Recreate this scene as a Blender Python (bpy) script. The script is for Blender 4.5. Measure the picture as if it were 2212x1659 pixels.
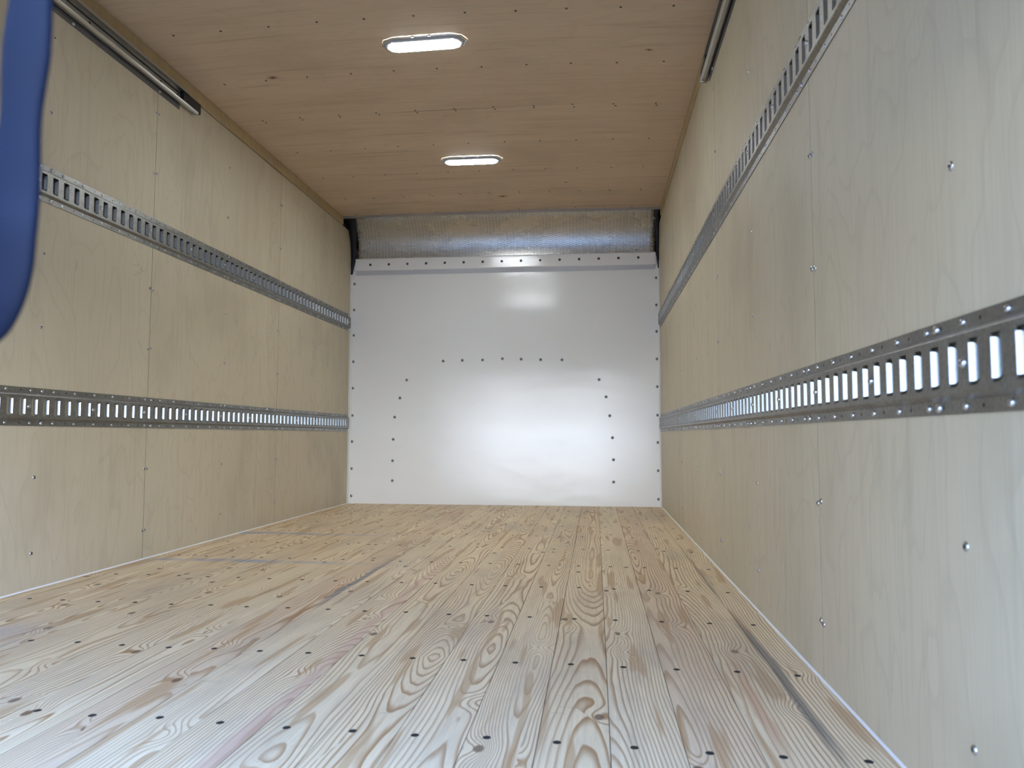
import bpy, bmesh, math, random
from mathutils import Vector, Matrix
random.seed(7)
for o in list(bpy.data.objects): bpy.data.objects.remove(o)
sc = bpy.context.scene
COL = sc.collection
W, H, D = 2.36, 2.16, 5.66          # inside width, side height of the ceiling, front wall
HEAD = 1.96                          # underside of the rear header
DOOR = 1.03                          # bottom edge of the half-raised roll-up door
Y0 = 0.32                            # rear sill of the cargo box
def ceil_z(x, y=5.43):               # the ceiling sheets bow upward, less toward the front
    return H + max(0.006, 0.036 - 0.0098 * (y - 2.5)) * (1 - ((x - W / 2) / (W / 2)) ** 2)

# ------------------------------------------------------------------ camera
cam = bpy.data.cameras.new('camera'); co = bpy.data.objects.new('camera', cam); COL.objects.link(co)
R_ = Vector((0.99402786, 0.10911078, 0.0018598)); U_ = Vector((0.00556687, -0.06772131, 0.99768875)); F_ = Vector((-0.10898455, 0.99172005, 0.06792428))
m = Matrix((R_, U_, -F_)).transposed().to_4x4(); m.translation = Vector((1.88152, 0.0, 0.51828)); co.matrix_world = m
cam.sensor_width = 36; cam.lens = 36 * 1636.24 / 2212; cam.clip_start = 0.01
cam.dof.use_dof = True; cam.dof.focus_distance = 4.0; cam.dof.aperture_fstop = 7.0
sc.camera = co
# ------------------------------------------------------------------ look
sc.view_settings.view_transform = 'Standard'; sc.view_settings.look = 'None'
sc.view_settings.gamma = 1; sc.view_settings.use_curve_mapping = False
sc.view_settings.exposure = 0.68
sc.cycles.use_denoising = True; sc.cycles.denoising_prefilter = 'ACCURATE'
sc.cycles.max_bounces = 14; sc.cycles.diffuse_bounces = 10; sc.cycles.glossy_bounces = 6
sc.cycles.sample_clamp_indirect = 8.0

# ------------------------------------------------------------------ node helper
class NT:
    def __init__(s, name, world=False):
        if world:
            s.m = bpy.data.worlds.new(name); s.m.use_nodes = True
        else:
            s.m = bpy.data.materials.new(name); s.m.use_nodes = True
        s.t = s.m.node_tree; s.t.nodes.clear()
    def n(s, kind, **kw):
        nd = s.t.nodes.new(kind)
        for k, v in kw.items(): setattr(nd, k, v)
        return nd
    def put(s, sock, v):
        if isinstance(v, bpy.types.NodeSocket): s.t.links.new(v, sock)
        elif v is not None:
            if isinstance(v, (tuple, list)) and len(v) == 3 and sock.type == 'RGBA': v = (*v, 1)
            sock.default_value = v
    def math(s, op, a, b=None, c=None, clamp=False):
        nd = s.n('ShaderNodeMath', operation=op); nd.use_clamp = clamp
        s.put(nd.inputs[0], a); s.put(nd.inputs[1], b)
        if c is not None: s.put(nd.inputs[2], c)
        return nd.outputs[0]
    def add(s, a, b): return s.math('ADD', a, b)
    def sub(s, a, b): return s.math('SUBTRACT', a, b)
    def mul(s, a, b): return s.math('MULTIPLY', a, b)
    def coord(s, what='Object'):
        nd = s.n('ShaderNodeTexCoord'); sp = s.n('ShaderNodeSeparateXYZ'); s.t.links.new(nd.outputs[what], sp.inputs[0])
        return sp.outputs[0], sp.outputs[1], sp.outputs[2]
    def vec(s, x, y, z=0.0):
        nd = s.n('ShaderNodeCombineXYZ'); s.put(nd.inputs[0], x); s.put(nd.inputs[1], y); s.put(nd.inputs[2], z); return nd.outputs[0]
    def noise(s, v, scale=1.0, detail=2.0, rough=0.5, dist=0.0):
        nd = s.n('ShaderNodeTexNoise'); s.put(nd.inputs['Vector'], v); nd.inputs['Scale'].default_value = scale
        nd.inputs['Detail'].default_value = detail; nd.inputs['Roughness'].default_value = rough; nd.inputs['Distortion'].default_value = dist
        return nd.outputs['Fac']
    def white(s, v):
        nd = s.n('ShaderNodeTexWhiteNoise', noise_dimensions='3D'); s.put(nd.inputs['Vector'], v)
        sp = s.n('ShaderNodeSeparateColor'); s.t.links.new(nd.outputs['Color'], sp.inputs[0]); return sp.outputs[0], sp.outputs[1], sp.outputs[2]
    def ramp(s, x, a, b, lo=0.0, hi=1.0, smooth=True):
        nd = s.n('ShaderNodeMapRange'); nd.interpolation_type = 'SMOOTHSTEP' if smooth else 'LINEAR'
        s.put(nd.inputs['Value'], x); s.put(nd.inputs['From Min'], a); s.put(nd.inputs['From Max'], b)
        s.put(nd.inputs['To Min'], lo); s.put(nd.inputs['To Max'], hi); return nd.outputs[0]
    def mix(s, f, a, b, blend='MIX'):
        nd = s.n('ShaderNodeMix', data_type='RGBA', blend_type=blend)
        s.put(nd.inputs[0], f); s.put(nd.inputs[6], a); s.put(nd.inputs[7], b); return nd.outputs[2]
    def bump(s, h, strength=0.2, dist=0.01):
        nd = s.n('ShaderNodeBump'); nd.inputs['Strength'].default_value = strength; nd.inputs['Distance'].default_value = dist
        s.put(nd.inputs['Height'], h); return nd.outputs[0]
    def bsdf(s, color, rough=0.5, metal=0.0, normal=None, **kw):
        nd = s.n('ShaderNodeBsdfPrincipled'); s.put(nd.inputs['Base Color'], color); s.put(nd.inputs['Roughness'], rough)
        s.put(nd.inputs['Metallic'], metal)
        if normal is not None: s.put(nd.inputs['Normal'], normal)
        for k, v in kw.items(): s.put(nd.inputs[k.replace('_', ' ')], v)
        out = s.n('ShaderNodeOutputMaterial'); s.t.links.new(nd.outputs[0], out.inputs[0]); return s.m

# ------------------------------------------------------------------ world: bright white horizon under a blue sky
w = NT('sky', world=True); sc.world = w.m
gx, gy, gz = w.coord('Generated')
skyc = w.mix(w.ramp(gz, 0.06, 0.32), (0.84, 0.91, 1.0), (0.28, 0.49, 1.0))
bg = w.n('ShaderNodeBackground'); w.put(bg.inputs[0], skyc); w.put(bg.inputs[1], w.mul(w.ramp(gz, 0.0, 0.7, 6.8, 8.0), w.ramp(gx, -0.7, 0.7, 0.45, 1.55, False)))   # brighter toward the sun side
wo = w.n('ShaderNodeOutputWorld'); w.t.links.new(bg.outputs[0], wo.inputs[0])
# daylight portal in the open rear end
pl = bpy.data.lights.new('rear_portal', 'AREA'); pl.shape = 'RECTANGLE'; pl.size = W; pl.size_y = 1.96
pl.cycles.is_portal = True
po = bpy.data.objects.new('rear_portal', pl); COL.objects.link(po); po.location = (W / 2, Y0 - 0.12, 0.96); po.rotation_euler = (math.radians(90), 0, 0)

# ------------------------------------------------------------------ materials
def mat_floor():
    t = NT('pine_boards'); x, y, z = t.coord()
    PW = 0.1229
    u = t.math('DIVIDE', t.sub(x, 0.06), PW); bid = t.math('FLOOR', u)
    fx = t.sub(t.math('FRACT', u), 0.5); xl = t.mul(fx, PW)
    a1, a2, a3 = t.white(t.vec(bid, 3.1, 0.7))
    seg = t.math('FLOOR', t.math('DIVIDE', t.add(y, t.mul(a1, 3.3)), 60.0))
    segf = t.math('FRACT', t.math('DIVIDE', t.add(y, t.mul(a1, 3.3)), 60.0))
    r1, r2, r3 = t.white(t.vec(bid, seg, 5.5)); q1, q2, q3 = t.white(t.vec(bid, seg, 11.5))
    ys = t.add(y, t.mul(r1, 40.0))
    # a knot now and then: swirls the rings around it
    vk = t.n('ShaderNodeTexVoronoi', feature='F1'); vk.inputs['Scale'].default_value = 1.0; vk.inputs['Randomness'].default_value = 0.9
    t.put(vk.inputs['Vector'], t.vec(t.mul(xl, 3.0), t.mul(ys, 1.35), t.mul(bid, 7.0)))
    sp = t.n('ShaderNodeSeparateXYZ'); t.t.links.new(vk.outputs['Position'], sp.inputs[0])
    kx = t.math('DIVIDE', sp.outputs[0], 3.0); ky = t.math('DIVIDE', sp.outputs[1], 1.35)
    kx = t.mul(t.math('SINE', t.mul(kx, 60.0)), 0.05)
    dx = t.sub(xl, kx); dy = t.mul(t.sub(ys, ky), 0.6)
    kd = t.math('SQRT', t.add(t.mul(dx, dx), t.mul(dy, dy)))
    kpull = t.math('EXPONENT', t.mul(t.mul(t.math('DIVIDE', kd, 0.028), t.math('DIVIDE', kd, 0.028)), -1.0))
    # growth rings cut along the trunk
    wob = t.noise(t.vec(t.mul(xl, 3.0), t.mul(ys, 1.1), bid), 1.0, 2.0)
    wob2 = t.noise(t.vec(t.mul(xl, 22.0), t.mul(ys, 3.0), bid), 1.0, 2.0)
    ax = t.add(t.mul(t.sub(r2, 0.5), 0.17), t.mul(t.sub(wob, 0.5), 0.05))
    hh = t.add(t.mul(r3, 0.035), t.mul(t.math('ABSOLUTE', t.sub(t.noise(t.vec(t.mul(ys, 0.42), bid, 3.0), 1.0, 1.0), 0.5)), 0.42))
    xa = t.sub(xl, ax)
    r = t.math('SQRT', t.add(t.mul(xa, xa), t.mul(hh, hh)))
    r = t.add(r, t.mul(t.sub(wob2, 0.5), 0.010)); r = t.add(r, t.mul(kpull, 0.022))
    ph = t.math('DIVIDE', r, t.add(0.0050, t.mul(q1, 0.0055)))
    fr = t.math('FRACT', ph)
    ring = t.mul(t.ramp(fr, 0.50, 0.90), t.ramp(fr, 1.0, 0.92))
    fine = t.noise(t.vec(t.mul(xl, 900.0), t.mul(ys, 9.0), bid), 1.0, 3.0, 0.6)
    mid = t.noise(t.vec(t.mul(xl, 60.0), t.mul(ys, 1.6), bid), 1.0, 3.0, 0.6)
    amt = t.mul(ring, t.ramp(t.noise(t.vec(t.mul(xl, 8.0), t.mul(ys, 0.8), t.mul(bid, 3.3)), 1.0, 1.0), 0.25, 0.7, 0.45, 1.0))
    early = t.mix(q2, (0.84, 0.67, 0.42), (0.90, 0.755, 0.51)); early = t.mix(t.mul(t.ramp(q3, 0.6, 1.0), 0.32), early, (0.68, 0.47, 0.34))
    early = t.mix(t.mul(t.ramp(mid, 0.35, 0.75), 0.35), early, (0.56, 0.43, 0.28))
    c = t.mix(t.mul(amt, 0.95), early, (0.38, 0.19, 0.065))
    c = t.mix(t.mul(t.ramp(fine, 0.38, 0.72), 0.27), c, (0.36, 0.26, 0.17))
    # resin streaks in the wide rings
    pat = t.mul(t.ramp(t.noise(t.vec(t.mul(xl, 26.0), t.mul(ys, 2.0), t.mul(bid, 9.0)), 1.0, 1.0), 0.60, 0.66), 0.62)
    c = t.mix(pat, c, (0.47, 0.275, 0.12))
    knot = t.ramp(kd, 0.0115, 0.0065); has = t.ramp(t.white(t.vec(kx, ky, bid))[0], 0.30, 0.31)
    c = t.mix(t.mul(knot, t.mul(has, 0.9)), c, (0.16, 0.085, 0.045))
    # dirt and scuffs
    dirt = t.noise(t.vec(t.mul(x, 3.2), t.mul(y, 1.3), 0.0), 1.0, 4.0, 0.6)
    c = t.mix(t.mul(t.ramp(dirt, 0.45, 0.70), 0.30), c, (0.34, 0.285, 0.23))
    grey = t.noise(t.vec(t.mul(x, 11.0), t.mul(y, 1.7), 7.0), 1.0, 5.0, 0.65)
    c = t.mix(t.mul(t.ramp(grey, 0.52, 0.74), 0.28), c, (0.36, 0.30, 0.24))
    scuff = t.noise(t.vec(t.mul(x, 9.0), t.mul(y, 60.0), 3.0), 1.0, 3.0, 0.6)
    c = t.mix(t.mul(t.ramp(scuff, 0.62, 0.74), t.mul(t.ramp(dirt, 0.35, 0.6), 0.30)), c, (0.24, 0.19, 0.15))
    # blue fungal streaks along two boards
    def streak(sx, ya, yb, wd, colr, f, curve=0.0):
        nn = t.mul(t.sub(t.noise(t.vec(t.mul(y, 3.0), sx, 1.0), 1.0, 3.0), 0.5), wd * 3.2)
        g = t.ramp(t.math('ABSOLUTE', t.add(t.sub(x, sx), nn)), wd, wd * 0.35)
        e = t.mul(t.ramp(y, ya, ya + 0.25), t.ramp(y, yb, yb - 0.35))
        return t.mul(t.mul(g, e), f), colr
    for a in [(1.036, 2.2, 3.25, 0.016, (0.20, 0.20, 0.22), 0.75), (2.276, 1.2, 2.35, 0.016, (0.20, 0.18, 0.15), 0.8),
              (2.27, 2.45, 3.3, 0.010, (0.28, 0.25, 0.21), 0.6), (1.27, 0.9, 3.3, 0.022, (0.60, 0.36, 0.27), 0.5), (2.19, 1.2, 1.95, 0.018, (0.50, 0.25, 0.14), 0.5)]:
        f, cc = streak(*a); c = t.mix(f, c, cc)
    # blue chalk lines snapped across at the left
    for cy, cs, le in [(3.045, 0.02, 1.3), (3.90, 0.02, 1.2), (1.80, 0.10, 0.55)]:
        g = t.ramp(t.math('ABSOLUTE', t.add(t.sub(y, cy), t.mul(x, 0.03))), cs * 2.8, 0.0)
        e = t.ramp(x, le, 0.0); nz = t.ramp(t.noise(t.vec(t.mul(x, 7.0), t.mul(y, 9.0), 2.0), 1.0, 3.0), 0.3, 0.6)
        c = t.mix(t.mul(t.mul(g, e), t.mul(nz, 0.9)), c, (0.20, 0.29, 0.52))
    # end joints
    jn = t.ramp(t.math('ABSOLUTE', t.sub(segf, 0.5)), 0.4985, 0.4993)
    c = t.mix(t.mul(jn, 0.20), c, (0.10, 0.07, 0.045))
    edge = t.ramp(t.math('ABSOLUTE', fx), 0.488, 0.497); c = t.mix(t.mul(edge, 0.40), c, (0.16, 0.105, 0.06))
    b = t.bump(t.add(t.mul(ring, -0.3), t.mul(fine, 0.4)), 0.12, 0.002)
    return t.bsdf(c, t.ramp(fine, 0.2, 0.8, 0.42, 0.6), 0.0, b, Specular_IOR_Level=0.35)

def mat_ply(name, base, dark, along='z', grain=0.5, line=0.5, tan=0.3, stain=None):
    t = NT(name); x, y, z = t.coord()
    if along == 'z':      # walls: sheets along y, grain up
        pid = t.math('FLOOR', t.math('DIVIDE', t.sub(y, 0.398), 1.307)); s1, s2 = y, z
    else:                 # ceiling: sheets along y, grain across
        pid = t.math('FLOOR', t.math('DIVIDE', t.sub(y, 1.10), 1.307)); s1, s2 = y, x
    sidex = t.mul(t.math('FLOOR', x), 3.0) if along == 'z' else 0.0
    p1, p2, p3 = t.white(t.vec(pid, sidex, 2.0)); sh = t.add(t.mul(p1, 30.0), sidex)
    q = t.vec(t.add(t.mul(s1, 1.0), sh), t.mul(s2, 0.22), sh)
    big = t.noise(q, 2.2, 2.0, 0.5, 0.6)
    cont = t.math('FRACT', t.mul(t.noise(t.vec(t.add(s1, sh), t.mul(s2, 0.30), sh), 2.6, 3.0, 0.52, 0.35), 17.0))
    ln = t.mul(t.ramp(cont, 0.72, 0.96), t.ramp(cont, 1.0, 0.965))
    fine = t.noise(t.vec(t.mul(s1, 260.0), t.mul(s2, 5.0), sh), 1.0, 3.0, 0.6)
    strk = t.noise(t.vec(t.mul(s1, 34.0), t.mul(s2, 1.6), sh), 1.0, 3.0, 0.6)
    cloud = t.noise(t.vec(t.mul(s1, 2.4), t.mul(s2, 1.5), sh), 1.0, 3.0, 0.6)
    c = t.mix(t.mul(p2, tan), base, dark)
    c = t.mix(t.mul(t.ramp(big, 0.3, 0.75), 0.35 * grain * 2), c, dark)
    c = t.mix(t.mul(ln, line * 0.5), c, tuple(v * 0.62 for v in dark))
    c = t.mix(t.mul(t.ramp(strk, 0.5, 0.8), 0.75 * grain), c, tuple(v * 0.80 for v in dark))
    c = t.mix(t.mul(t.ramp(fine, 0.4, 0.75), 0.36 * grain), c, tuple(v * 0.66 for v in dark))
    c = t.mix(t.mul(t.ramp(cloud, 0.5, 0.75), 0.50), c, tuple(v * 0.80 for v in dark))
    # little pin marks and mineral flecks in the veneer
    vo = t.n('ShaderNodeTexVoronoi'); vo.inputs['Scale'].default_value = 1.0
    t.put(vo.inputs['Vector'], t.vec(t.mul(s1, 9.0), t.mul(s2, 2.2), sh))
    fl = t.mul(t.ramp(vo.outputs['Distance'], 0.06, 0.02), t.ramp(t.noise(t.vec(s1, s2, 4.0), 3.0, 1.0), 0.5, 0.62))
    c = t.mix(t.mul(fl, 0.55 * grain + 0.1), c, tuple(v * 0.45 for v in dark))
    if stain: c = stain(t, c, x, y, z, s1, s2, sh)
    b = t.bump(t.add(t.mul(fine, 0.5), t.mul(cloud, 3.0)), 0.08, 0.003)
    return t.bsdf(c, 0.50, 0.0, b, Specular_IOR_Level=0.32)

def ceil_stain(t, c, x, y, z, s1, s2, sh):
    red = t.noise(t.vec(t.mul(y, 9.0), t.mul(x, 1.1), t.add(sh, 5.0)), 1.0, 3.0, 0.6)
    c = t.mix(t.mul(t.ramp(red, 0.55, 0.8), 0.40), c, (0.40, 0.24, 0.14))
    c2 = t.noise(t.vec(t.mul(y, 22.0), t.mul(x, 0.9), t.add(sh, 9.0)), 1.0, 4.0, 0.65)
    c = t.mix(t.mul(t.ramp(c2, 0.54, 0.76), 0.52), c, (0.31, 0.205, 0.125))
    for kx, ky, rr in ((1.253, 5.105, 0.026), (0.40, 3.275, 0.020), (2.12, 3.19, 0.012), (1.70, 4.86, 0.010)):   # knots in the veneer
        dx = t.math('DIVIDE', t.sub(x, kx), rr * 1.7); dy = t.math('DIVIDE', t.sub(y, ky), rr)
        d = t.math('SQRT', t.add(t.mul(dx, dx), t.mul(dy, dy)))
        c = t.mix(t.ramp(d, 1.3, 0.2, 0.0, 0.65), c, (0.26, 0.10, 0.05)); c = t.mix(t.ramp(d, 0.5, 0.15), c, (0.05, 0.03, 0.02))
    cr_ = t.mul(t.ramp(t.math('ABSOLUTE', t.sub(y, 3.7195)), 0.0032, 0.0016), t.mul(t.ramp(x, 0.82, 1.0), t.ramp(x, 1.62, 1.25)))
    return t.mix(t.mul(cr_, 0.85), c, (0.08, 0.05, 0.03))

M = {}
M['floor'] = mat_floor()
M['ply'] = mat_ply('birch_plywood', (0.59, 0.525, 0.385), (0.49, 0.42, 0.295), 'z', 0.5, 0.34)
M['ply_ceiling'] = mat_ply('lauan_plywood', (0.66, 0.515, 0.36), (0.56, 0.42, 0.28), 'x', 0.75, 0.25, 0.3, ceil_stain)
M['ply_strip'] = mat_ply('ochre_wood_strip', (0.50, 0.39, 0.22), (0.40, 0.30, 0.155), 'z', 0.6, 0.3)
def simple(name, col, rough=0.5, metal=0.0, bumpn=None, **kw):
    t = NT(name); x, y, z = t.coord()
    nz = t.noise(t.vec(x, y, z), 40.0, 3.0)
    c = t.mix(t.mul(nz, 0.35), col, tuple(v * 0.75 for v in col))
    b = t.bump(t.noise(t.vec(x, y, z), bumpn[0], 2.0), bumpn[1], 0.002) if bumpn else None
    return t.bsdf(c, rough, metal, b, **kw)
M['dark'] = simple('dark_gap', (0.03, 0.025, 0.02), 0.9)
M['black_rubber'] = simple('black_rubber', (0.012, 0.012, 0.014), 0.6, 0, (80, 0.3))
M['hole'] = simple('screw_hole', (0.02, 0.017, 0.014), 0.9)
M['skin'] = simple('white_body', (0.7, 0.7, 0.7), 0.5)
M['ground'] = simple('concrete_apron', (0.20, 0.19, 0.175), 0.9)
M['back'] = simple('painted_slot_shade', (0.045, 0.04, 0.035), 0.7)  # near-black colour for the shade seen through the upper slots
M['door'] = simple('grey_white_door', (0.20, 0.20, 0.195), 0.5)
M['sealant'] = simple('white_sealant', (0.80, 0.81, 0.80), 0.45)
M['screw'] = simple('zinc_screw', (0.62, 0.63, 0.65), 0.28, 1.0)
M['screw_dark'] = simple('dulled_screw', (0.16, 0.15, 0.14), 0.4, 0.8)
M['rivet'] = simple('grey_rivet', (0.36, 0.37, 0.37), 0.4, 0.6)
M['recess'] = simple('screw_recess', (0.03, 0.03, 0.03), 0.6)
M['steel'] = simple('rolled_steel', (0.50, 0.50, 0.47), 0.34, 0.9, (60, 0.15))
M['steel_plate'] = simple('track_backing_steel', (0.15, 0.145, 0.14), 0.45, 0.6)
M['aluminium'] = simple('aluminium_strip', (0.55, 0.54, 0.53), 0.4, 0.9)
M['strip_grey'] = simple('pale_grey_lip', (0.55, 0.57, 0.62), 0.35)
def mat_galv():
    t = NT('galvanised_steel'); x, y, z = t.coord()
    vo = t.n('ShaderNodeTexVoronoi'); vo.inputs['Scale'].default_value = 220.0; t.put(vo.inputs['Vector'], t.vec(x, y, z))
    sp = t.n('ShaderNodeSeparateColor'); t.t.links.new(vo.outputs['Color'], sp.inputs[0])
    cl = t.noise(t.vec(x, t.mul(y, 3.0), t.mul(z, 12.0)), 3.0, 3.0)
    c = t.mix(sp.outputs[0], (0.24, 0.24, 0.228), (0.33, 0.335, 0.325)); c = t.mix(t.ramp(cl, 0.3, 0.7, 0, 0.4), c, (0.19, 0.185, 0.17))
    b = t.bump(sp.outputs[1], 0.06, 0.001)
    return t.bsdf(c, t.ramp(sp.outputs[2], 0, 1, 0.34, 0.46), 0.92, b)
M['galv'] = mat_galv()
def mat_lip():
    t = NT('galvanised_slot_lip'); x, y, z = t.coord()
    nz = t.noise(t.vec(x, y, z), 420.0, 2.0)
    c = t.mix(nz, (0.36, 0.40, 0.43), (0.50, 0.54, 0.58))
    return t.bsdf(c, 0.34, 1.0, t.bump(nz, 0.10, 0.001))
M['lip'] = mat_lip()
def mat_frp(name='white_liner', col=(0.87, 0.885, 0.89), k=1.0):
    t = NT(name); x, y, z = t.coord()
    g = t.add(t.math('SINE', t.mul(x, 2200.0)), t.math('SINE', t.mul(z, 2200.0)))
    wv = t.noise(t.vec(t.mul(x, 1.2), y, t.mul(z, 3.0)), 1.6, 2.0)
    dn = t.noise(t.vec(x, y, z), 260.0, 1.0)
    sm = t.noise(t.vec(x, y, t.mul(z, 2.0)), 3.0, 4.0, 0.6)
    c = t.mix(t.mul(t.ramp(sm, 0.5, 0.75), 0.10), col, (0.70, 0.70, 0.68))
    b1 = t.bump(wv, 0.10 * k, 0.02)
    nd = t.n('ShaderNodeBump'); nd.inputs['Strength'].default_value = 0.10; nd.inputs['Distance'].default_value = 0.0008
    t.put(nd.inputs['Height'], t.add(t.mul(g, 0.25), dn)); t.put(nd.inputs['Normal'], b1)
    return t.bsdf(c, 0.095, 0.0, nd.outputs[0], IOR=1.58, Specular_IOR_Level=0.8)
M['frp'] = mat_frp()
def mat_tread():
    t = NT('diamond_tread_aluminium')
    nd = t.n('ShaderNodeUVMap'); nd.uv_map = 'UVMap'; sp = t.n('ShaderNodeSeparateXYZ'); t.t.links.new(nd.outputs[0], sp.inputs[0])
    u = t.math('DIVIDE', sp.outputs[0], 0.0250); v = t.math('DIVIDE', sp.outputs[1], 0.0140)
    iu = t.math('FLOOR', u); iv = t.math('FLOOR', v); par = t.math('MODULO', iu, 2.0)
    sg = t.sub(t.mul(par, 2.0), 1.0)
    a = t.sub(t.math('FRACT', u), 0.5); b = t.sub(t.math('FRACT', v), 0.5)
    b = t.mul(b, 0.56); p = t.add(t.mul(a, 0.90), t.mul(t.mul(b, sg), 0.43)); q = t.sub(t.mul(t.mul(b, sg), 0.90), t.mul(a, 0.43))
    e = t.add(t.mul(t.math('DIVIDE', p, 0.56), t.math('DIVIDE', p, 0.56)), t.mul(t.math('DIVIDE', q, 0.15), t.math('DIVIDE', q, 0.15)))
    hgt = t.ramp(e, 1.0, 0.15)
    x, y, z = t.coord(); cl = t.noise(t.vec(t.mul(x, 2.5), y, t.mul(z, 5.0)), 2.0, 3.0)
    c = t.mix(t.ramp(cl, 0.35, 0.7, 0.0, 0.6), (0.66, 0.64, 0.60), (0.52, 0.50, 0.46))
    c = t.mix(t.mul(hgt, 0.75), t.mix(0.22, c, (0.2, 0.19, 0.17)), (0.86, 0.85, 0.82))     # relief contrast put into the colour: raised bars lighter, ground darker
    return t.bsdf(c, t.ramp(cl, 0.3, 0.7, 0.25, 0.30), 1.0, t.bump(hgt, 0.9, 0.0026))
M['tread'] = mat_tread()
def mat_strap():
    t = NT('blue_webbing'); x, y, z = t.coord()
    wv = t.math('SINE', t.mul(z, 2400.0))
    c = t.mix(t.noise(t.vec(x, y, z), 18.0, 3.0), (0.0006, 0.0025, 0.0095), (0.0012, 0.0045, 0.0165))
    return t.bsdf(c, 0.55, 0.0, t.bump(wv, 0.2, 0.001), Specular_IOR_Level=0.15)
M['strap'] = mat_strap()
M['lamp_grey'] = simple('lamp_housing_plastic', (0.42, 0.43, 0.45), 0.35)
M['chrome'] = simple('polished_rim', (0.8, 0.8, 0.8), 0.15, 1.0)
def mat_lens():
    t = NT('lit_lens'); x, y, z = t.coord()
    ux = t.sub(t.math('FRACT', t.add(t.mul(x, 1 / 0.0325), 0.5)), 0.5)
    d = t.math('SQRT', t.add(t.mul(ux, ux), t.mul(t.mul(y, 26.0), t.mul(y, 26.0))))
    rg = t.ramp(t.math('ABSOLUTE', t.sub(d, 0.46)), 0.085, 0.06)
    e = t.ramp(rg, 0.0, 1.0, 150.0, 0.6)
    nd = t.n('ShaderNodeEmission'); t.put(nd.inputs[0], (0.90, 0.96, 1.0)); t.put(nd.inputs[1], e)
    out = t.n('ShaderNodeOutputMaterial'); t.t.links.new(nd.outputs[0], out.inputs[0]); return t.m
M['lens'] = mat_lens()
def mat_led(name='led_chip', k=14.0):
    t = NT(name); nd = t.n('ShaderNodeEmission'); t.put(nd.inputs[0], (0.92, 0.97, 1.0)); nd.inputs[1].default_value = k
    out = t.n('ShaderNodeOutputMaterial'); t.t.links.new(nd.outputs[0], out.inputs[0]); return t.m
M['led'] = mat_led(); M['lens_edge'] = mat_led('lit_lens_edge', 5.0)

# ------------------------------------------------------------------ mesh helpers
class MB:
    def __init__(s): s.v = []; s.f = []; s.mi = []; s.uv = {}
    def quad(s, a, b, c, d, mi=0):
        i = len(s.v); s.v += [a, b, c, d]; s.f.append((i, i + 1, i + 2, i + 3)); s.mi.append(mi)
    def tri(s, a, b, c, mi=0):
        i = len(s.v); s.v += [a, b, c]; s.f.append((i, i + 1, i + 2)); s.mi.append(mi)
    def box(s, x0, x1, y0, y1, z0, z1, mi=0):
        i = len(s.v); s.v += [(x0, y0, z0), (x1, y0, z0), (x1, y1, z0), (x0, y1, z0), (x0, y0, z1), (x1, y0, z1), (x1, y1, z1), (x0, y1, z1)]
        for f in [(0, 3, 2, 1), (4, 5, 6, 7), (0, 1, 5, 4), (1, 2, 6, 5), (2, 3, 7, 6), (3, 0, 4, 7)]:
            s.f.append(tuple(i + k for k in f)); s.mi.append(mi)
    def sweep(s, prof, path, mi=0, closed=True, caps=True):
        """prof(k) -> list of points for every station of the path"""
        rings = []
        for k in range(path):
            pts = prof(k); i = len(s.v); s.v += [tuple(p) for p in pts]; rings.append(list(range(i, i + len(pts))))
        n = len(rings[0])
        for a, b in zip(rings, rings[1:]):
            for j in range(n if closed else n - 1):
                s.f.append((a[j], a[(j + 1) % n], b[(j + 1) % n], b[j])); s.mi.append(mi)
        if caps and closed:
            s.f.append(tuple(reversed(rings[0]))); s.mi.append(mi); s.f.append(tuple(rings[-1])); s.mi.append(mi)
    def mesh(s, name, mats, smooth=False, weld=False):
        me = bpy.data.meshes.new(name); me.from_pydata([tuple(v) for v in s.v], [], s.f)
        for mm in mats: me.materials.append(mm)
        for p, k in zip(me.polygons, s.mi): p.material_index = k; p.use_smooth = smooth
        bm = bmesh.new(); bm.from_mesh(me)
        if weld: bmesh.ops.remove_doubles(bm, verts=bm.verts, dist=1e-5)
        bmesh.ops.recalc_face_normals(bm, faces=bm.faces); bm.to_mesh(me); bm.free(); me.update()
        return me
def link(name, me, parent=None, loc=None):
    o = bpy.data.objects.new(name, me); COL.objects.link(o)
    if parent: o.parent = parent
    if loc: o.location = loc
    return o
def struct(name, mb, mats, label=None, **kw):
    o = link(name, mb.mesh(name, mats, **kw)); o['kind'] = 'structure'
    if label: o['label'] = label
    return o
def thing(name, label, cat, loc=(0, 0, 0), group=None):
    o = bpy.data.objects.new(name, None); COL.objects.link(o); o.location = loc
    o['label'] = label; o['category'] = cat
    if group: o['group'] = group
    o.empty_display_size = 0.1
    return o

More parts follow.
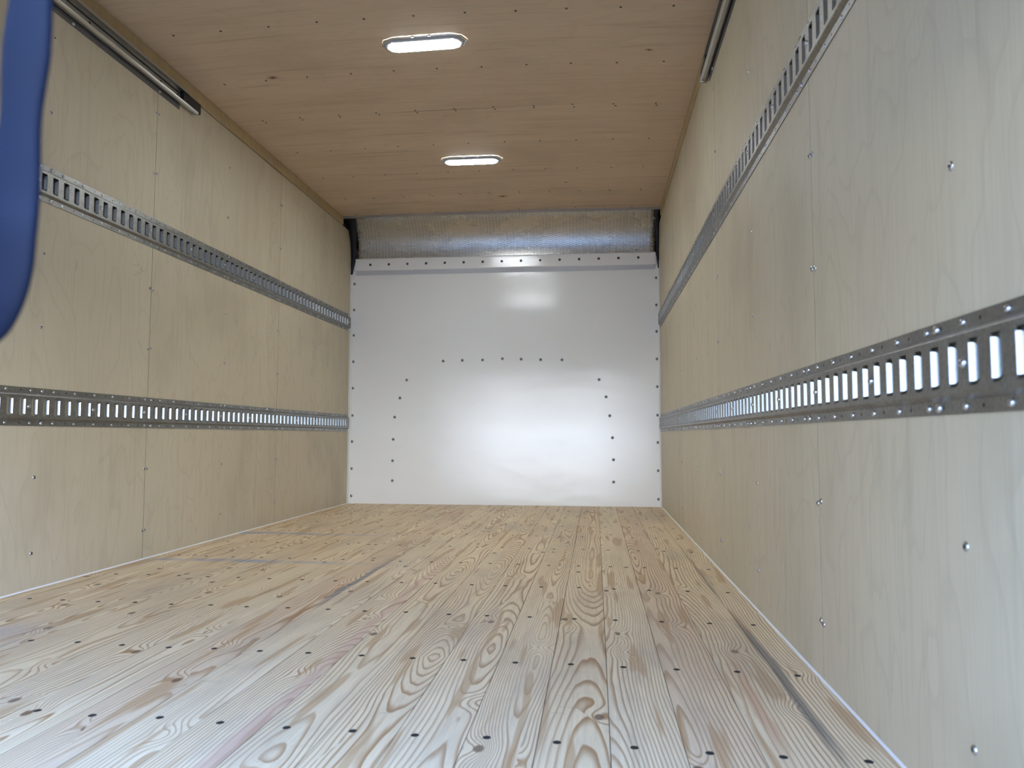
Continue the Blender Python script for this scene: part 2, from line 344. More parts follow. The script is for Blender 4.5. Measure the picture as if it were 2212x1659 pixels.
# screw heads: domes facing +X with a cross recess, shared by all copies
def dome_mesh(name, r, h, mats, recess=0.35, seg=14, flat=False):
    b = MB(); rings = []
    prof = [(1.0, 0.0), (0.98, 0.35), (0.80, 0.78), (0.5, 0.97), (recess, 1.0)] if not flat else [(1.0, 0.0), (0.95, 1.0), (recess + .25, 0.85), (recess, 0.6)]
    for rr, hh in prof:
        i = len(b.v); b.v += [(hh * h, rr * r * math.cos(2 * math.pi * k / seg), rr * r * math.sin(2 * math.pi * k / seg)) for k in range(seg)]; rings.append(i)
    for a, c in zip(rings, rings[1:]):
        for k in range(seg): b.f.append((a + k, a + (k + 1) % seg, c + (k + 1) % seg, c + k)); b.mi.append(0)
    i = len(b.v); dp = h * 0.35
    b.v += [(dp, recess * .8 * r * math.cos(2 * math.pi * k / seg), recess * .8 * r * math.sin(2 * math.pi * k / seg)) for k in range(seg)]
    for k in range(seg): b.f.append((rings[-1] + k, rings[-1] + (k + 1) % seg, i + (k + 1) % seg, i + k)); b.mi.append(1)
    b.f.append(tuple(range(i, i + seg))); b.mi.append(1)
    return b.mesh(name, mats, smooth=True)
SC_WALL = dome_mesh('wall_screw', 0.0068, 0.0028, [M['screw'], M['recess']], 0.45)
SC_RAIL = dome_mesh('rail_screw', 0.0052, 0.0036, [M['screw'], M['recess']], 0.25)
SC_BIG = dome_mesh('large_rail_screw', 0.0068, 0.0048, [M['screw'], M['recess']], 0.25)
SC_CEIL = dome_mesh('ceiling_screw', 0.0056, 0.0010, [M['screw_dark'], M['recess']], 0.62, flat=True)
SC_FLOOR = dome_mesh('floor_screw', 0.0074, 0.0004, [M['hole'], M['hole']], 0.6, flat=True)
SC_FRONT = dome_mesh('liner_rivet', 0.0118, 0.0026, [M['rivet'], M['recess']], 0.42)
SC_BAND = dome_mesh('band_screw', 0.0098, 0.0024, [M['recess'], M['screw_dark']], 0.40)
ROT = {'+x': Matrix.Identity(3), '-x': Matrix.Rotation(math.pi, 3, 'Z'), '-y': Matrix.Rotation(-math.pi / 2, 3, 'Z'),
       '-z': Matrix.Rotation(math.pi / 2, 3, 'Y'), '+z': Matrix.Rotation(-math.pi / 2, 3, 'Y')}
CAMP = Vector((1.8815, 0, 0.518))
def fasten(parent, me, pts, facing, name='screw', limit=100, label=None):
    """screws as parts; beyond `limit` (nearest first) the rest is one stuff part. pts: (x, y, z[, mesh])"""
    off = Vector(parent.location)
    pts = sorted(pts, key=lambda p: (Vector(p[:3]) - CAMP).length)
    for p in pts[:limit]:
        o = bpy.data.objects.new(name, p[3] if len(p) > 3 else me); COL.objects.link(o); o.parent = parent
        mt = ROT[facing] @ Matrix.Rotation(random.uniform(0, 3), 3, 'X'); o.matrix_local = mt.to_4x4(); o.location = Vector(p[:3]) - off
        if label: o['label'] = label
    rest = pts[limit:]
    if rest:
        b = MB()
        for p in rest:
            src = p[3] if len(p) > 3 else me; i = len(b.v)
            b.v += [tuple(ROT[facing] @ v.co + Vector(p[:3]) - off) for v in src.vertices]
            for f in src.polygons: b.f.append(tuple(i + k for k in f.vertices)); b.mi.append(f.material_index)
        o = link('distant_' + name + 's', b.mesh('distant_' + name + 's', list(me.materials), smooth=True), parent); o['kind'] = 'stuff'

# ------------------------------------------------------------------ setting: floor
b = MB(); G = 0.0006
edges = [0.0] + [0.06 + 0.1229 * k for k in range(19)] + [W]
for a, c in zip(edges, edges[1:]): b.box(a + G, c - G, Y0, D - 0.002, -0.03, 0.0)
b.box(-0.05, W + 0.05, Y0, D, -0.12, -0.03, 1)
floor = struct('floor', b, [M['floor'], M['dark']], 'knotty pine board floor with rows of dark countersunk screws')
pts = []
for j in range(11):
    for k in range(19):
        x = 0.098 + 0.1229 * k + random.uniform(-.007, .007)
        if x > W - 0.02: continue
        y = 1.335 + 0.4385 * j - 0.035 * (x - 1.4) + random.uniform(-.006, .006)
        if y < D - 0.02: pts.append((x, y, 0.0))
fasten(floor, SC_FLOOR, pts, '+z', label='dark countersunk screw hole')

# ------------------------------------------------------------------ setting: side walls
SE = [Y0, 0.398, 1.705, 3.013, 4.320, D - 0.004]
WT = 0.012
TOPW = 2.094
def side_wall(name, s, x0, label):
    b = MB(); sgn = lambda d: x0 + s * d       # d < 0 is into the wall
    def bx(d0, d1, y0, y1, z0, z1, mi):
        a, c = sorted((sgn(d0), sgn(d1))); b.box(a, c, y0, y1, z0, z1, mi)
    for a, c in zip(SE, SE[1:]): bx(-WT, 0, a + 0.0012, c - 0.0012, 0.0, TOPW, 0)
    for c in SE[1:-1]: bx(-WT, -0.0003, c - 0.0010, c + 0.0010, 0.0, TOPW, 1)
    bx(-0.06, -WT - 0.0002, Y0, D, -0.05, H + 0.06, 1)
    bx(-0.07, -0.06, Y0, D + .05, -0.10, H + 0.10, 2)
    return struct(name, b, [M['ply'], M['dark'], M['skin']], label)
wl = side_wall('wall_left', 1, 0.0, 'left side wall of pale birch plywood sheets, dark seams and screws')
wr = side_wall('wall_right', -1, W, 'right side wall of pale birch plywood sheets, nearest the camera')
ZR = [0.123, 0.376, 0.884, 1.138, 1.643, 1.907]
def wall_pts(x, cols, ymin):
    out = []
    for y, pair in cols:
        for z in ZR:
            for dy in ((-0.011, 0.011) if pair else (0.0,)):
                if y > ymin: out.append((x, y + dy + random.uniform(-.003, .003), z + random.uniform(-.004, .004)))
    return out
fasten(wl, SC_WALL, wall_pts(0.0, [(1.705, 1), (2.380, 0), (3.013, 1), (3.665, 0), (4.320, 1), (4.980, 0), (5.625, 0)], 1.6), '+x')
fasten(wr, SC_WALL, wall_pts(W, [(1.056, 0), (1.705, 1), (2.340, 0), (3.0, 1), (3.64, 0), (4.31, 1), (4.97, 0), (5.625, 0)], 1.0), '-x')
# faint pencil scrawls beside the far seam of the left wall
PEN = simple('pencil_graphite', (0.33, 0.29, 0.22), 0.8)
def pencil(y, z, hgt, seed):
    rnd = random.Random(seed); b = MB()
    for j in range(3):
        n = 9; cy = y + 0.03 * (j % 2); cz = z - hgt * j / 2.4; pp = []
        for k in range(n):
            a = k / (n - 1) * 5.4 + rnd.uniform(-.3, .3)
            pp.append((cy + 0.016 * math.sin(a) + rnd.uniform(-.004, .004), cz + hgt * 0.16 * math.cos(a * 0.8) + rnd.uniform(-.006, .006)))
        for (ya, za), (yb, zb) in zip(pp, pp[1:]):
            L = math.hypot(yb - ya, zb - za) or 1; ny, nz = -(zb - za) / L * .0009, (yb - ya) / L * .0009
            b.quad((.0005, ya - ny, za - nz), (.0005, yb - ny, zb - nz), (.0005, yb + ny, zb + nz), (.0005, ya + ny, za + nz))
    o = link('pencil_mark', b.mesh('pencil_mark', [PEN]), wl); o['label'] = 'faint grey pencil scrawl on the plywood'
for a in [(4.21, 1.10, 0.14, 1), (4.03, 1.09, 0.12, 2), (4.21, 1.24, 0.10, 3), (4.22, 1.78, 0.14, 4), (3.97, 0.50, 0.13, 5), (2.90, 1.22, 0.05, 6)]: pencil(*a)

# ------------------------------------------------------------------ setting: ceiling
CE = [Y0, 1.108, 2.415, 3.722, 5.029, 5.425]
b = MB(); NX = 28
def slab(b, y0, y1, za, zb, mi, x0=0.0, x1=W):
    def pr(k):
        y = (y0, y1)[k]; xs = [x0 + (x1 - x0) * i / NX for i in range(NX + 1)]
        return [(x, y, ceil_z(x, y) + za) for x in xs] + [(x, y, ceil_z(x, y) + zb) for x in reversed(xs)]
    b.sweep(pr, 2, mi)
for a, c in zip(CE, CE[1:]): slab(b, a + 0.0006, c - 0.0006, 0.0, 0.008, 0)
slab(b, Y0, D, 0.0085, 0.05, 1)
ceiling = struct('ceiling', b, [M['ply_ceiling'], M['dark']], 'bowed tan plywood ceiling with cross rows of small screws')
pts = []
for k in range(11):
    x = 0.156 + 0.2032 * k
    for y, pair in [(2.86, 0), (3.293, 0), (3.722, 1), (4.160, 0), (4.600, 0), (5.029, 1)]:
        if abs(x - 1.172) < .19 and y in (4.600, 2.86) and False: continue
        for dy in ((-0.013, 0.013) if pair else (0.0,)):
            xx = x + random.uniform(-.005, .005) + (0.006 if dy > 0 else 0)
            pts.append((xx, y + dy + random.uniform(-.003, .003), ceil_z(xx, y) - 0.0003))
for k in range(11):
    x = 0.12 + 0.2032 * k; pts.append((x, 5.395, ceil_z(x) - .0003))
fasten(ceiling, SC_CEIL, pts, '-z', label='dark ceiling screw')

# ------------------------------------------------------------------ setting: front wall, corner mouldings, seams of sealant, rear frame
b = MB(); b.box(0.018, W - 0.014, D - 0.004, D + 0.03, 0.0, 1.90, 0); b.box(-0.05, W + 0.05, D + 0.03, D + 0.06, -0.05, H + 0.1, 1)
wf = struct('wall_front', b, [M['frp'], M['dark']], 'glossy white liner sheet on the front wall')
fy = D - 0.004
SIDE = [0.057, 0.264, 0.470, 0.670, 0.880, 1.085, 1.290, 1.488, 1.692]
pts = [(0.026, fy, z) for z in SIDE] + [(W - 0.022, fy, z) for z in SIDE]
pts += [(x, fy, z) for x, z in [(0.732, 1.084), (0.88, 1.088), (1.035, 1.09), (1.187, 1.098), (1.329, 1.093), (1.476, 1.088), (1.636, 1.085),
        (0.45, 0.941), (0.399, 0.803), (0.359, 0.657), (0.35, 0.488), (0.347, 0.326), (0.347, 0.176),
        (1.911, 0.935), (1.962, 0.806), (1.988, 0.666), (2.007, 0.504), (2.013, 0.342), (2.013, 0.179)]]
fasten(wf, SC_FRONT, pts, '-y', name='rivet', label='round steel rivet with a dark centre')
def bead(name, pts_prof, y0, y1, label):
    b = MB(); b.sweep(lambda k: [(px, (y0, y1)[k], pz) for px, pz in pts_prof], 2); return struct(name, b, [M['sealant']], label)
bead('baseboard_left', [(0.0, 0.0), (0.0035, 0.0), (0.0022, 0.0016), (0.001, 0.003), (0.0, 0.0042)], Y0, D - 0.01, 'thin white sealant bead where floor meets left wall')
bead('baseboard_right', [(W, 0.0), (W - 0.0035, 0.0), (W - 0.0022, 0.0016), (W - 0.001, 0.003), (W, 0.0042)], Y0, D - 0.01, 'thin white sealant bead where floor meets right wall')
def corner(name, s, x0, label, wd):
    b = MB(); P = [(0, -0.030), (0.003, -0.030), (0.004, -0.012), (0.008, -0.0075), (wd, -0.0065), (wd, -0.0035), (0, -0.0035)]
    b.sweep(lambda k: [(x0 + s * px, D + py, (0.0, 1.82)[k]) for px, py in P], 2); return struct(name, b, [M['sealant']], label)
corner('trim_3', 1, 0.0, 'white corner moulding between left plywood and white liner', 0.019)
corner('trim_4', -1, W, 'white corner moulding between right plywood and white liner', 0.015)
for nm, s, x0, lb in [('trim_1', 1, 0.0, 'ochre wood strip along the top of the left wall'), ('trim_2', -1, W, 'ochre wood strip along the top of the right wall')]:
    b = MB(); P = [(-0.012, 2.098), (0.006, 2.098), (0.007, 2.10), (0.007, H - 0.001), (-0.012, H - 0.001)]
    b.sweep(lambda k: [(x0 + s * px, (Y0, 5.43)[k], pz) for px, pz in P], 2); o = struct(nm, b, [M['ply_strip']], lb)
b = MB()
b.box(-0.07, W + 0.07, Y0 - 0.10, Y0, HEAD, H + 0.12); b.box(-0.07, 0.0, Y0 - 0.10, Y0, -0.12, HEAD); b.box(W, W + 0.07, Y0 - 0.10, Y0, -0.12, HEAD)
b.box(-0.07, W + 0.07, Y0 - 0.10, Y0 - 0.001, -0.15, -0.03)
struct('wall_rear', b, [M['skin']], 'rear door frame of the cargo box')
b = MB(); b.box(-0.07, W + 0.07, Y0, D + .06, H + 0.10, H + 0.13); b.box(-0.07, W + 0.07, Y0, D + .06, -0.16, -0.125)
struct('wall_shell', b, [M['skin']], 'outer roof and underside of the cargo box')
b = MB(); b.box(-40, 40, -60, 30, -1.25, -1.15); struct('ground', b, [M['ground']], 'pale concrete yard around the truck')

# ------------------------------------------------------------------ curved diamond plate, black edge gaskets, white band above the liner
def cove(t, off=0.0):                       # t 0 bottom .. 1 top
    a = t * math.pi / 2
    return D - 0.006 - 0.225 * (1 - math.cos(a)) - off * math.cos(a), 1.862 + 0.318 * math.sin(a) - off * math.sin(a)
me = bpy.data.meshes.new('diamond_plate'); NV = 26; NU = 40; vs = []; fs = []; uvs = []
arc = [0.0]
for j in range(1, NV + 1):
    p, q = cove((j - 1) / NV), cove(j / NV); arc.append(arc[-1] + math.hypot(p[0] - q[0], p[1] - q[1]))
X0C, X1C = 0.03, W - 0.012
for j in range(NV + 1):
    for i in range(NU + 1):
        y, z = cove(j / NV); x = X0C + (X1C - X0C) * i / NU
        z += (ceil_z(x) - H) * (j / NV) ** 2; vs.append((x, y, z)); uvs.append((x, arc[j]))
for j in range(NV):
    for i in range(NU):
        a = j * (NU + 1) + i; fs.append((a, a + 1, a + NU + 2, a + NU + 1))
me.from_pydata(vs, [], fs); me.materials.append(M['tread']); ul = me.uv_layers.new(name='UVMap')
for p in me.polygons:
    p.use_smooth = True
    for li in p.loop_indices: ul.data[li].uv = uvs[me.loops[li].vertex_index]
plate = thing('diamond_plate_panel', 'curved aluminium diamond tread panel between the front wall and the ceiling', 'metal panel')
po_ = link('tread_sheet', me, plate); sol = po_.modifiers.new('thickness', 'SOLIDIFY'); sol.thickness = 0.0025; sol.offset = 1 if False else -1
pts = []
for t_ in (0.86, 0.60, 0.38, 0.17):
    for x in (X0C + 0.055 - .02 * (1 - t_), X1C - 0.028):
        y, z = cove(t_, 0.004); pts.append((x, y, z))
fasten(plate, SC_WALL, pts, '-y', name='rivet')
def gasket(side):
    b = MB(); n = 22
    def pr(k):
        t_ = k / (n - 1) * 1.28 - 0.28
        if t_ >= 0: y, z = cove(t_, 0.010)
        else: y, z = D - 0.016 - 0.028 * math.sin(min(1, -t_ / .2) * math.pi / 2) * .3, 1.862 + t_ * 0.36
        s_ = (k / (n - 1))
        wd = (0.030 + 0.055 * max(0, t_) ** 1.1) if side == 'l' else (0.016 + 0.012 * max(0, t_))
        if t_ < -0.03: wd *= max(0.15, 1 + t_ * 2.2)
        sh = 0.004 if side == 'l' else 0.004
        xs = [sh, sh + wd] if side == 'l' else [W - sh, W - sh - wd]
        return [(xs[0], y - 0.008, z - .002), (xs[1], y - 0.002, z), (xs[1], y + 0.006, z + .003), (xs[0], y + 0.006, z + .003)]
    b.sweep(pr, n); return b
for s_, lb in (('l', 'black rubber edge seal at the left end of the diamond plate'), ('r', 'black rubber edge seal at the right end of the diamond plate')):
    o = link('edge_seal', gasket(s_).mesh('edge_seal', [M['black_rubber']], smooth=True)); o['label'] = lb; o['category'] = 'rubber seal'; o['group'] = 'black edge seals of the diamond plate'
b = MB()
def pr(k):
    y = (5.424, 5.440)[k]; xs = [W * i / NX for i in range(NX + 1)]
    return [(x, y, ceil_z(x) - 0.016) for x in xs] + [(x, y, ceil_z(x) + 0.004) for x in reversed(xs)]
b.sweep(pr, 2); o = link('ceiling_edge_strip', b.mesh('ceiling_edge_strip', [M['aluminium']])); o['label'] = 'thin grey aluminium strip between ceiling plywood and diamond plate'; o['category'] = 'metal strip'
band = thing('liner_band', 'white band with a row of dark screws across the front wall under the diamond plate', 'wall band', (0, D, 1.757))
b = MB(); P = [(-0.004, 0.034), (-0.016, 0.034), (-0.020, 0.040), (-0.017, 0.124), (-0.012, 0.130), (-0.004, 0.130)]
b.sweep(lambda k: [((0.036, W - 0.024)[k], py, pz) for py, pz in P], 2); link('band_face', b.mesh('band_face', [M['frp']]), band)
b = MB(); P = [(-0.004, 0.002), (-0.010, 0.0), (-0.015, 0.030), (-0.016, 0.0335), (-0.004, 0.0335)]
b.sweep(lambda k: [((0.040, W - 0.034)[k], py, pz) for py, pz in P], 2); o = link('lower_lip', b.mesh('lower_lip', [M['strip_grey']]), band); o['label'] = 'pale grey lower lip'
fasten(band, SC_BAND, [(0.155 + 0.1466 * k, D - 0.0185, 1.837 + 0.0006 * k) for k in range(15)], '-y', label='dark screw')

# ------------------------------------------------------------------ slotted tie-down rails
PITCH = 0.05412
SLA, SLB = 0.0135, 0.0295
def rail_mesh(L, phase):
    """local: x out of the wall, y along, z up (0..0.128); phase = centre of the first slot"""
    b = MB(); XF = 0.013; RD = 0.0115
    Zp = [(0.0, 0.0004), (0.0, 0.0026), (0.0185, 0.0026), (0.0245, XF - 0.001), (0.0265, XF)]
    outer = Zp + [(0.128 - z, x) for z, x in reversed(Zp)]
    # flanges and shoulders, continuous
    seg = [0.0, L]
    for half in (outer[:5], outer[5:]):
        for (z0, x0), (z1, x1) in zip(half, half[1:]): b.quad((x0, 0, z0), (x0, L, z0), (x1, L, z1), (x1, 0, z1))
    for yy in (0, L):  # closed hat ends
        b.quad((0.0004, yy, 0.0185), (XF, yy, 0.0265), (XF, yy, 0.1015), (0.0004, yy, 0.1095))
    z0, z1, zc = 0.0265, 0.1015, 0.064
    n = int((L - phase - PITCH / 2) / PITCH) + 1
    r = 0.0045
    arcs = []
    for cy, cz, a0 in ((SLA - r, SLB - r, 0), (-SLA + r, SLB - r, 90), (-SLA + r, -SLB + r, 180), (SLA - r, -SLB + r, 270)):
        arcs.append([(cy + r * math.cos(math.radians(a0 + 30 * k)), cz + r * math.sin(math.radians(a0 + 30 * k))) for k in range(4)])
    def P(y, z, x=XF): return (x, y, z)
    b.quad(P(0, z0), P(phase - PITCH / 2, z0), P(phase - PITCH / 2, z1), P(0, z1))
    for k in range(n):
        yc = phase + k * PITCH
        cor = [(yc + PITCH / 2, z1), (yc - PITCH / 2, z1), (yc - PITCH / 2, z0), (yc + PITCH / 2, z0)]
        loop = []
        for q in range(4):
            A = [(yc + y, zc + z) for y, z in arcs[q]]; loop += A
            for u, v in zip(A, A[1:]): b.tri(P(*cor[q]), P(*u), P(*v))
            nx = [(yc + y, zc + z) for y, z in arcs[(q + 1) % 4]]
            b.quad(P(*cor[q]), P(*A[-1]), P(*nx[0]), P(*cor[(q + 1) % 4]))
        for u, v in zip(loop, loop[1:] + loop[:1]): b.quad(P(*u), P(*v), P(v[0], v[1], XF - 0.0022), P(u[0], u[1], XF - 0.0022))
    yl = phase + (n - 1) * PITCH + PITCH / 2
    b.quad(P(yl, z0), P(L, z0), P(L, z1), P(yl, z1))
    # small unused holes in the flanges between the screws
    for k in range(int(L / (2 * PITCH))):
        yc = phase + PITCH * 1.5 - 0.026 + 2 * PITCH * k
        if yc > L - .01: break
        for zz in (0.0095, 0.1185):
            i = len(b.v); b.v += [(0.0029, yc + 0.0026 * math.cos(a * math.pi / 4), zz + 0.0030 * math.sin(a * math.pi / 4)) for a in range(8)]
            b.f.append(tuple(range(i, i + 8))); b.mi.append(1)
    lip = b
    for k in range(n):
        yc = phase + k * PITCH
        for sg in (1, -1):
            prof = [(XF - 0.0003, SLA - 0.0001), (XF - 0.0016, SLA - 0.0009), (XF - 0.0045, SLA - 0.0022), (XF - 0.0075, SLA - 0.0035), (XF - RD, SLA - 0.0044)]
            hz_ = [0.0245, 0.0245, 0.0245, 0.0235, 0.0200]
            for (xa, ya), (xb, yb), ha, hb in zip(prof, prof[1:], hz_, hz_[1:]):
                lip.quad((xa, yc + sg * ya, zc - ha), (xb, yc + sg * yb, zc - hb), (xb, yc + sg * yb, zc + hb), (xa, yc + sg * ya, zc + ha), 2)
    return b
def make_rail(label, s, x0, z0, yA, yB, phase, ymin, group='slotted tie-down rails on the side walls'):
    slot_shade = 'upper' in label
    root = thing('tie_down_rail', label, 'cargo rail', (x0, yA, z0), group)
    L = yB - yA; ph = (phase - yA) % PITCH + PITCH / 2 + 0.002 if False else (phase - yA) % PITCH
    if ph < PITCH / 2: ph += PITCH
    rb = rail_mesh(L, ph); rb.v = [(s * x, y, z) for x, y, z in rb.v]
    me = rb.mesh('rail_channel', [M['galv'], M['hole'], M['lip']], weld=True)
    for p in me.polygons: p.use_smooth = p.material_index == 2
    link('rail_channel', me, root)
    if slot_shade:
        b = MB(); b.box(*sorted((s * 0.0003, s * 0.0012)), 0.002, L - 0.002, 0.027, 0.101); link('slot_shade_strip', b.mesh('slot_shade_strip', [M['back']]), root)  # added dark strip paints the shade inside the upper rail slots
    pts = []; y = phase - 0.008
    while y > yA: y -= 2 * PITCH
    y += 2 * PITCH
    while y < yB - 0.005:
        if y > ymin:
            for zz in (0.0095, 0.1185): pts.append((x0 + s * 0.0026, y, z0 + zz))
        y += 2 * PITCH
    for st in [0.47 + 0.6415 * k for k in range(9)]:
        if ymin < st < yB - .02:
            for zz in (0.0095, 0.1185): pts.append((x0 + s * 0.0026, st, z0 + zz, SC_BIG))
    y = phase + PITCH * 1.5 - 6 * PITCH * 12
    while y < yB - 0.01:
        if y > max(ymin, yA + .02): pts.append((x0 + s * 0.0128, y, z0 + 0.064, SC_BIG))
        y += 6 * PITCH
    fasten(root, SC_RAIL, pts, '+x' if s > 0 else '-x', name='screw')
    return root
make_rail('lower slotted steel tie-down rail on the left wall, its slots glinting white', 1, 0.0, 0.5475, 0.45, 5.622, 2.2415, 2.05)
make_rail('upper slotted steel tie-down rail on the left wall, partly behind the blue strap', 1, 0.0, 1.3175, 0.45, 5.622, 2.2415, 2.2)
make_rail('lower slotted steel tie-down rail on the right wall, its near slots glowing pale blue', -1, W, 0.5475, 0.45, 5.622, 0.935, 0.75)
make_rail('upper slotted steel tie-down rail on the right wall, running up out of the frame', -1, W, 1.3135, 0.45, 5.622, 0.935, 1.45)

# ------------------------------------------------------------------ roll-up door tracks under the ceiling
def door_track(label, s, x0, dz, yEnd, yPlate, gz0=0.070, gz1=0.0735):
    root = thing('door_track', label, 'door track', (x0, 0.45, 2.0 + dz), 'roll-up door tracks')
    y1 = yEnd - 0.45; yp = yPlate - 0.45
    b = MB(); b.sweep(lambda k: [(s * px, (0.0, yp)[k], pz) for px, pz in [(0.0003, 0.0), (0.0022, 0.0), (0.0022, 0.10), (0.0003, 0.10)]], 2)
    link('backing_plate', b.mesh('backing_plate', [M['steel_plate']]), root)
    C = [(0.003, 0.092), (0.003, 0.036), (0.006, 0.026), (0.014, 0.021), (0.026, 0.021), (0.032, 0.025), (0.034, 0.032), (0.030, 0.037), (0.027, 0.035),
         (0.029, 0.031), (0.026, 0.0255), (0.016, 0.0255), (0.010, 0.029), (0.007, 0.037), (0.007, 0.086), (0.028, 0.088), (0.029, 0.081), (0.032, 0.081), (0.032, 0.093)]
    b = MB(); b.sweep(lambda k: [(s * px, (0.0, y1 - 0.08)[k], pz) for px, pz in C], 2)
    link('channel', b.mesh('channel', [M['steel']]), root)
    b = MB()
    Cl = [(0.006, 0.026), (0.014, 0.021), (0.026, 0.021), (0.032, 0.025), (0.034, 0.032), (0.030, 0.037), (0.027, 0.035), (0.026, 0.0255), (0.010, 0.029)]
    b.sweep(lambda k: [(s * px, (y1 - 0.0801, y1)[k], pz) for px, pz in Cl], 2)
    link('track_end', b.mesh('track_end', [M['steel']], smooth=False), root)
    b = MB(); b.box(*sorted((s * 0.0035, s * 0.024)), y1 - 0.115, y1 + 0.035, 0.037, 0.086); o = link('end_stop', b.mesh('end_stop', [M['black_rubber']]), root); o['label'] = 'black end stop'
    b = MB(); b.sweep(lambda k: [(s * px, (0.0, y1 - 0.1)[k], pz) for px, pz in [(0.0072, gz0), (0.0105, gz0), (0.0105, gz1), (0.0072, gz1)]], 2)
    link('groove_shade', b.mesh('groove_shade', [M['black_rubber']]), root)  # black strip: gap line on the left, painted cavity shade on the right
    P0 = Vector((x0, 0.45, 2.0 + dz))
    fasten(root, SC_BIG, [(x0 + s * 0.0022, y, 2.0 + dz + 0.010) for y in (2.47, 3.02)], '+x' if s > 0 else '-x', name='bolt')
    fasten(root, SC_WALL, [(x0 + s * 0.02, y1 + 0.43, 2.0 + dz + 0.018)], '-z', name='bolt')
    fasten(root, SC_FLOOR, [(x0 + s * 0.0072, y, 2.0 + dz + 0.055) for y in (2.55, 3.02, 3.15)], '+x' if s > 0 else '-x', name='hole')
door_track('galvanised roll-up door track along the top of the left wall', 1, 0.0, 0.0, 3.29, 3.18)
door_track('galvanised roll-up door track along the top of the right wall', -1, W, -0.018, 3.17, 3.11, 0.038, 0.0855)

# ------------------------------------------------------------------ ceiling lamps
def outline(hx, hy, n=4):
    """stadium outline with blunt pointed ends"""
    pts = []
    for cx, a0 in ((hx - hy, -90), (-(hx - hy), 90)):
        for k in range(n + 1):
            a = math.radians(a0 + 180 * k / n); c, s_ = math.cos(a), math.sin(a)
            pts.append((cx + hy * 1.12 * c, hy * s_))
    return pts
def make_lamp(label, loc, rz):
    root = thing('ceiling_light', label, 'light', loc, 'LED ceiling lights'); root.rotation_euler = (0, 0, rz)
    def stack(levels, mi=0, cap=True):
        b = MB(); rings = []
        for hx, hy, z in levels:
            i = len(b.v); o_ = outline(hx, hy); b.v += [(x, y, z) for x, y in o_]; rings.append((i, len(o_)))
        for (a, n), (c, _) in zip(rings, rings[1:]):
            for k in range(n): b.f.append((a + k, a + (k + 1) % n, c + (k + 1) % n, c + k)); b.mi.append(mi)
        if cap: i, n = rings[-1]; b.f.append(tuple(range(i, i + n))); b.mi.append(mi)
        return b
    link('rim', stack([(0.180, 0.056, 0.000), (0.181, 0.057, -0.003), (0.178, 0.054, -0.0055), (0.172, 0.048, -0.0055)], cap=False).mesh('rim', [M['chrome']], smooth=True), root)
    link('housing', stack([(0.174, 0.050, -0.003), (0.171, 0.047, -0.010), (0.160, 0.039, -0.014), (0.156, 0.036, -0.013)], cap=False).mesh('housing', [M['lamp_grey']], smooth=True), root)
    lb = stack([(0.157, 0.037, -0.012), (0.156, 0.036, -0.018), (0.150, 0.031, -0.020)]); lb.mi[-1] = 1
    link('lens', lb.mesh('lens', [M['lens_edge'], M['lens']]), root)
    for k in range(10):
        b = MB(); x = -0.1305 + 0.029 * k
        b.sweep(lambda q: [(x + 0.0035 * [1, .6][q] * math.cos(a * math.pi / 3), -0.0355 + 0.0025 * math.sin(a * math.pi / 3), -0.0145 - 0.003 * q) for a in range(6)], 2)
        link('led', b.mesh('led', [M['led']]), root)
    for x in (-0.036, 0.036):
        b = MB(); b.box(x - 0.006, x + 0.006, -0.060, -0.052, -0.006, 0.0); link('clip', b.mesh('clip', [M['chrome']]), root)
make_lamp('white LED ceiling light nearer the camera, larger in view and slightly askew', (1.166, 3.062, ceil_z(1.166, 3.06) - 0.0012), math.radians(-2.0))
make_lamp('white LED ceiling light farther back, smaller in view, toward the diamond plate', (1.150, 4.405, ceil_z(1.15, 4.4) - 0.0012), 0.0)

# ------------------------------------------------------------------ half-raised roll-up door closing the upper part of the rear end
door = bpy.data.objects.new('door_1', None); COL.objects.link(door); door.location = (W / 2, 0.38, DOOR)
door['kind'] = 'structure'; door['label'] = 'half-raised roll-up door across the rear end, the blue strap hanging from it'
for k in range(3):
    b = MB(); z0 = 0.02 + k * 0.300
    b.box(-W / 2 + 0.03, W / 2 - 0.03, 0.0, 0.028, z0 + 0.002, z0 + 0.296); link('door_panel', b.mesh('door_panel', [M['door']]), door)
b = MB(); b.box(-W / 2 + 0.03, W / 2 - 0.03, -0.004, 0.032, 0.0, 0.021); link('bottom_rail', b.mesh('bottom_rail', [M['steel']]), door)
b = MB(); b.box(0.31, 0.47, -0.034, -0.0045, 0.004, 0.016); b.box(0.31, 0.47, -0.0095, -0.0045, 0.016, 0.06); link('strap_bracket', b.mesh('strap_bracket', [M['steel']]), door)

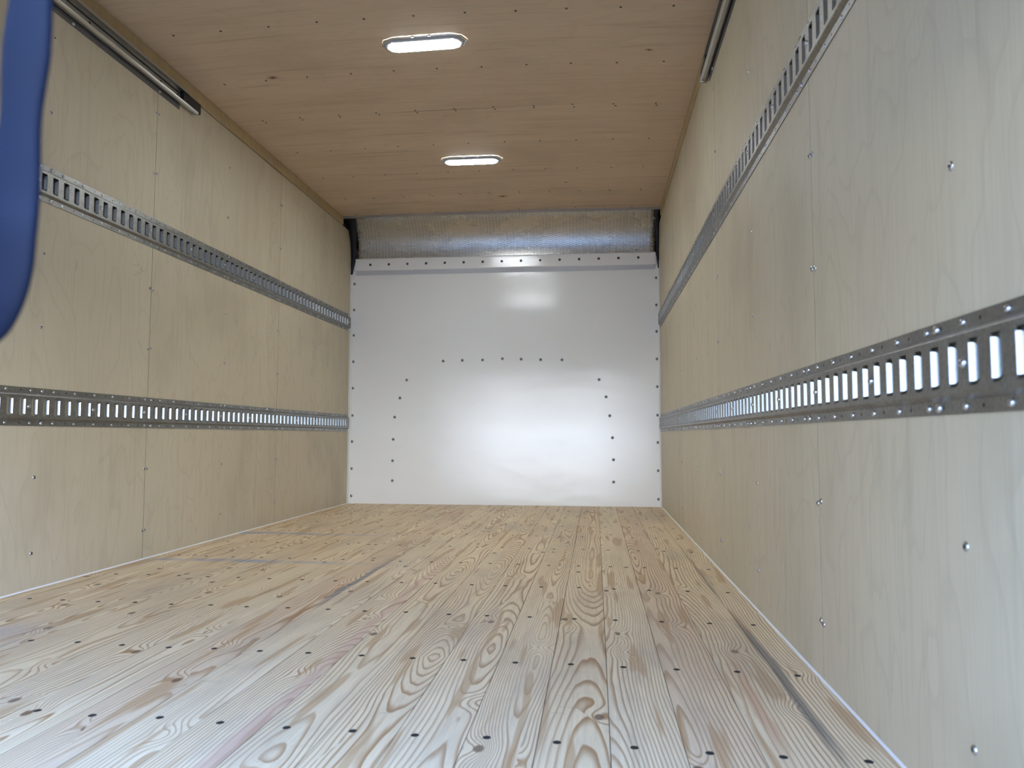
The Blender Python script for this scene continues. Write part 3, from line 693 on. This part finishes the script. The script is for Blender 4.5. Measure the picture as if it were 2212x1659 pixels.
# ------------------------------------------------------------------ blue pull strap hanging at the open rear end, close to the camera
ctrl = [(1.618, 0.343, 1.052), (1.6075, 0.344, 0.920), (1.5985, 0.3445, 0.800), (1.5942, 0.3464, 0.7416), (1.5897, 0.3491, 0.694), (1.5858, 0.352, 0.6464), (1.5865, 0.352, 0.624),
        (1.5845, 0.3535, 0.604), (1.5775, 0.354, 0.585), (1.5672, 0.355, 0.5735), (1.557, 0.355, 0.585), (1.550, 0.354, 0.604), (1.5480, 0.353, 0.624), (1.547, 0.352, 0.6464),
        (1.543, 0.349, 0.694), (1.538, 0.346, 0.742), (1.533, 0.3445, 0.80), (1.524, 0.344, 0.92), (1.513, 0.343, 1.052)]
cv = bpy.data.curves.new('tmp', 'CURVE')
def cr(p0, p1, p2, p3, t):
    return 0.5 * ((2 * p1) + (p2 - p0) * t + (2 * p0 - 5 * p1 + 4 * p2 - p3) * t * t + (3 * p1 - p0 - 3 * p2 + p3) * t ** 3)
CP = [Vector(c) for c in ctrl]; path = []
for i in range(len(CP) - 1):
    p0 = CP[max(0, i - 1)]; p3 = CP[min(len(CP) - 1, i + 2)]
    for k in range(8): path.append(cr(p0, CP[i], CP[i + 1], p3, k / 8))
path.append(CP[-1])
nrm0 = Vector((0.40, -0.90, 0.1)).normalized()
def sp_(k):
    t = (path[min(k + 1, len(path) - 1)] - path[max(k - 1, 0)]).normalized()
    side = t.cross(nrm0).normalized(); nn = side.cross(t)
    z = path[k].z; hw = 0.0104 + 0.0008 * math.sin(z * 90)
    return [path[k] + side * hw * (abs(math.cos(a)) ** 0.7) * (1 if math.cos(a) >= 0 else -1) + nn * 0.0045 * math.sin(a) for a in [2 * math.pi * j / 16 for j in range(16)]]
b = MB(); b.sweep(sp_, len(path))
st = thing('pull_strap', 'blurred dark blue pull strap loop hanging at the left edge, close to the camera', 'strap', (1.56, 0.343, 1.05))
b.v = [tuple(Vector(v) - Vector((1.56, 0.343, 1.05))) for v in b.v]
link('webbing', b.mesh('webbing', [M['strap']], smooth=True), st)
fasten(st, SC_BIG, [(1.618, 0.3375, 1.043), (1.513, 0.3375, 1.043)], '-y', name='bolt')
bpy.data.curves.remove(cv)
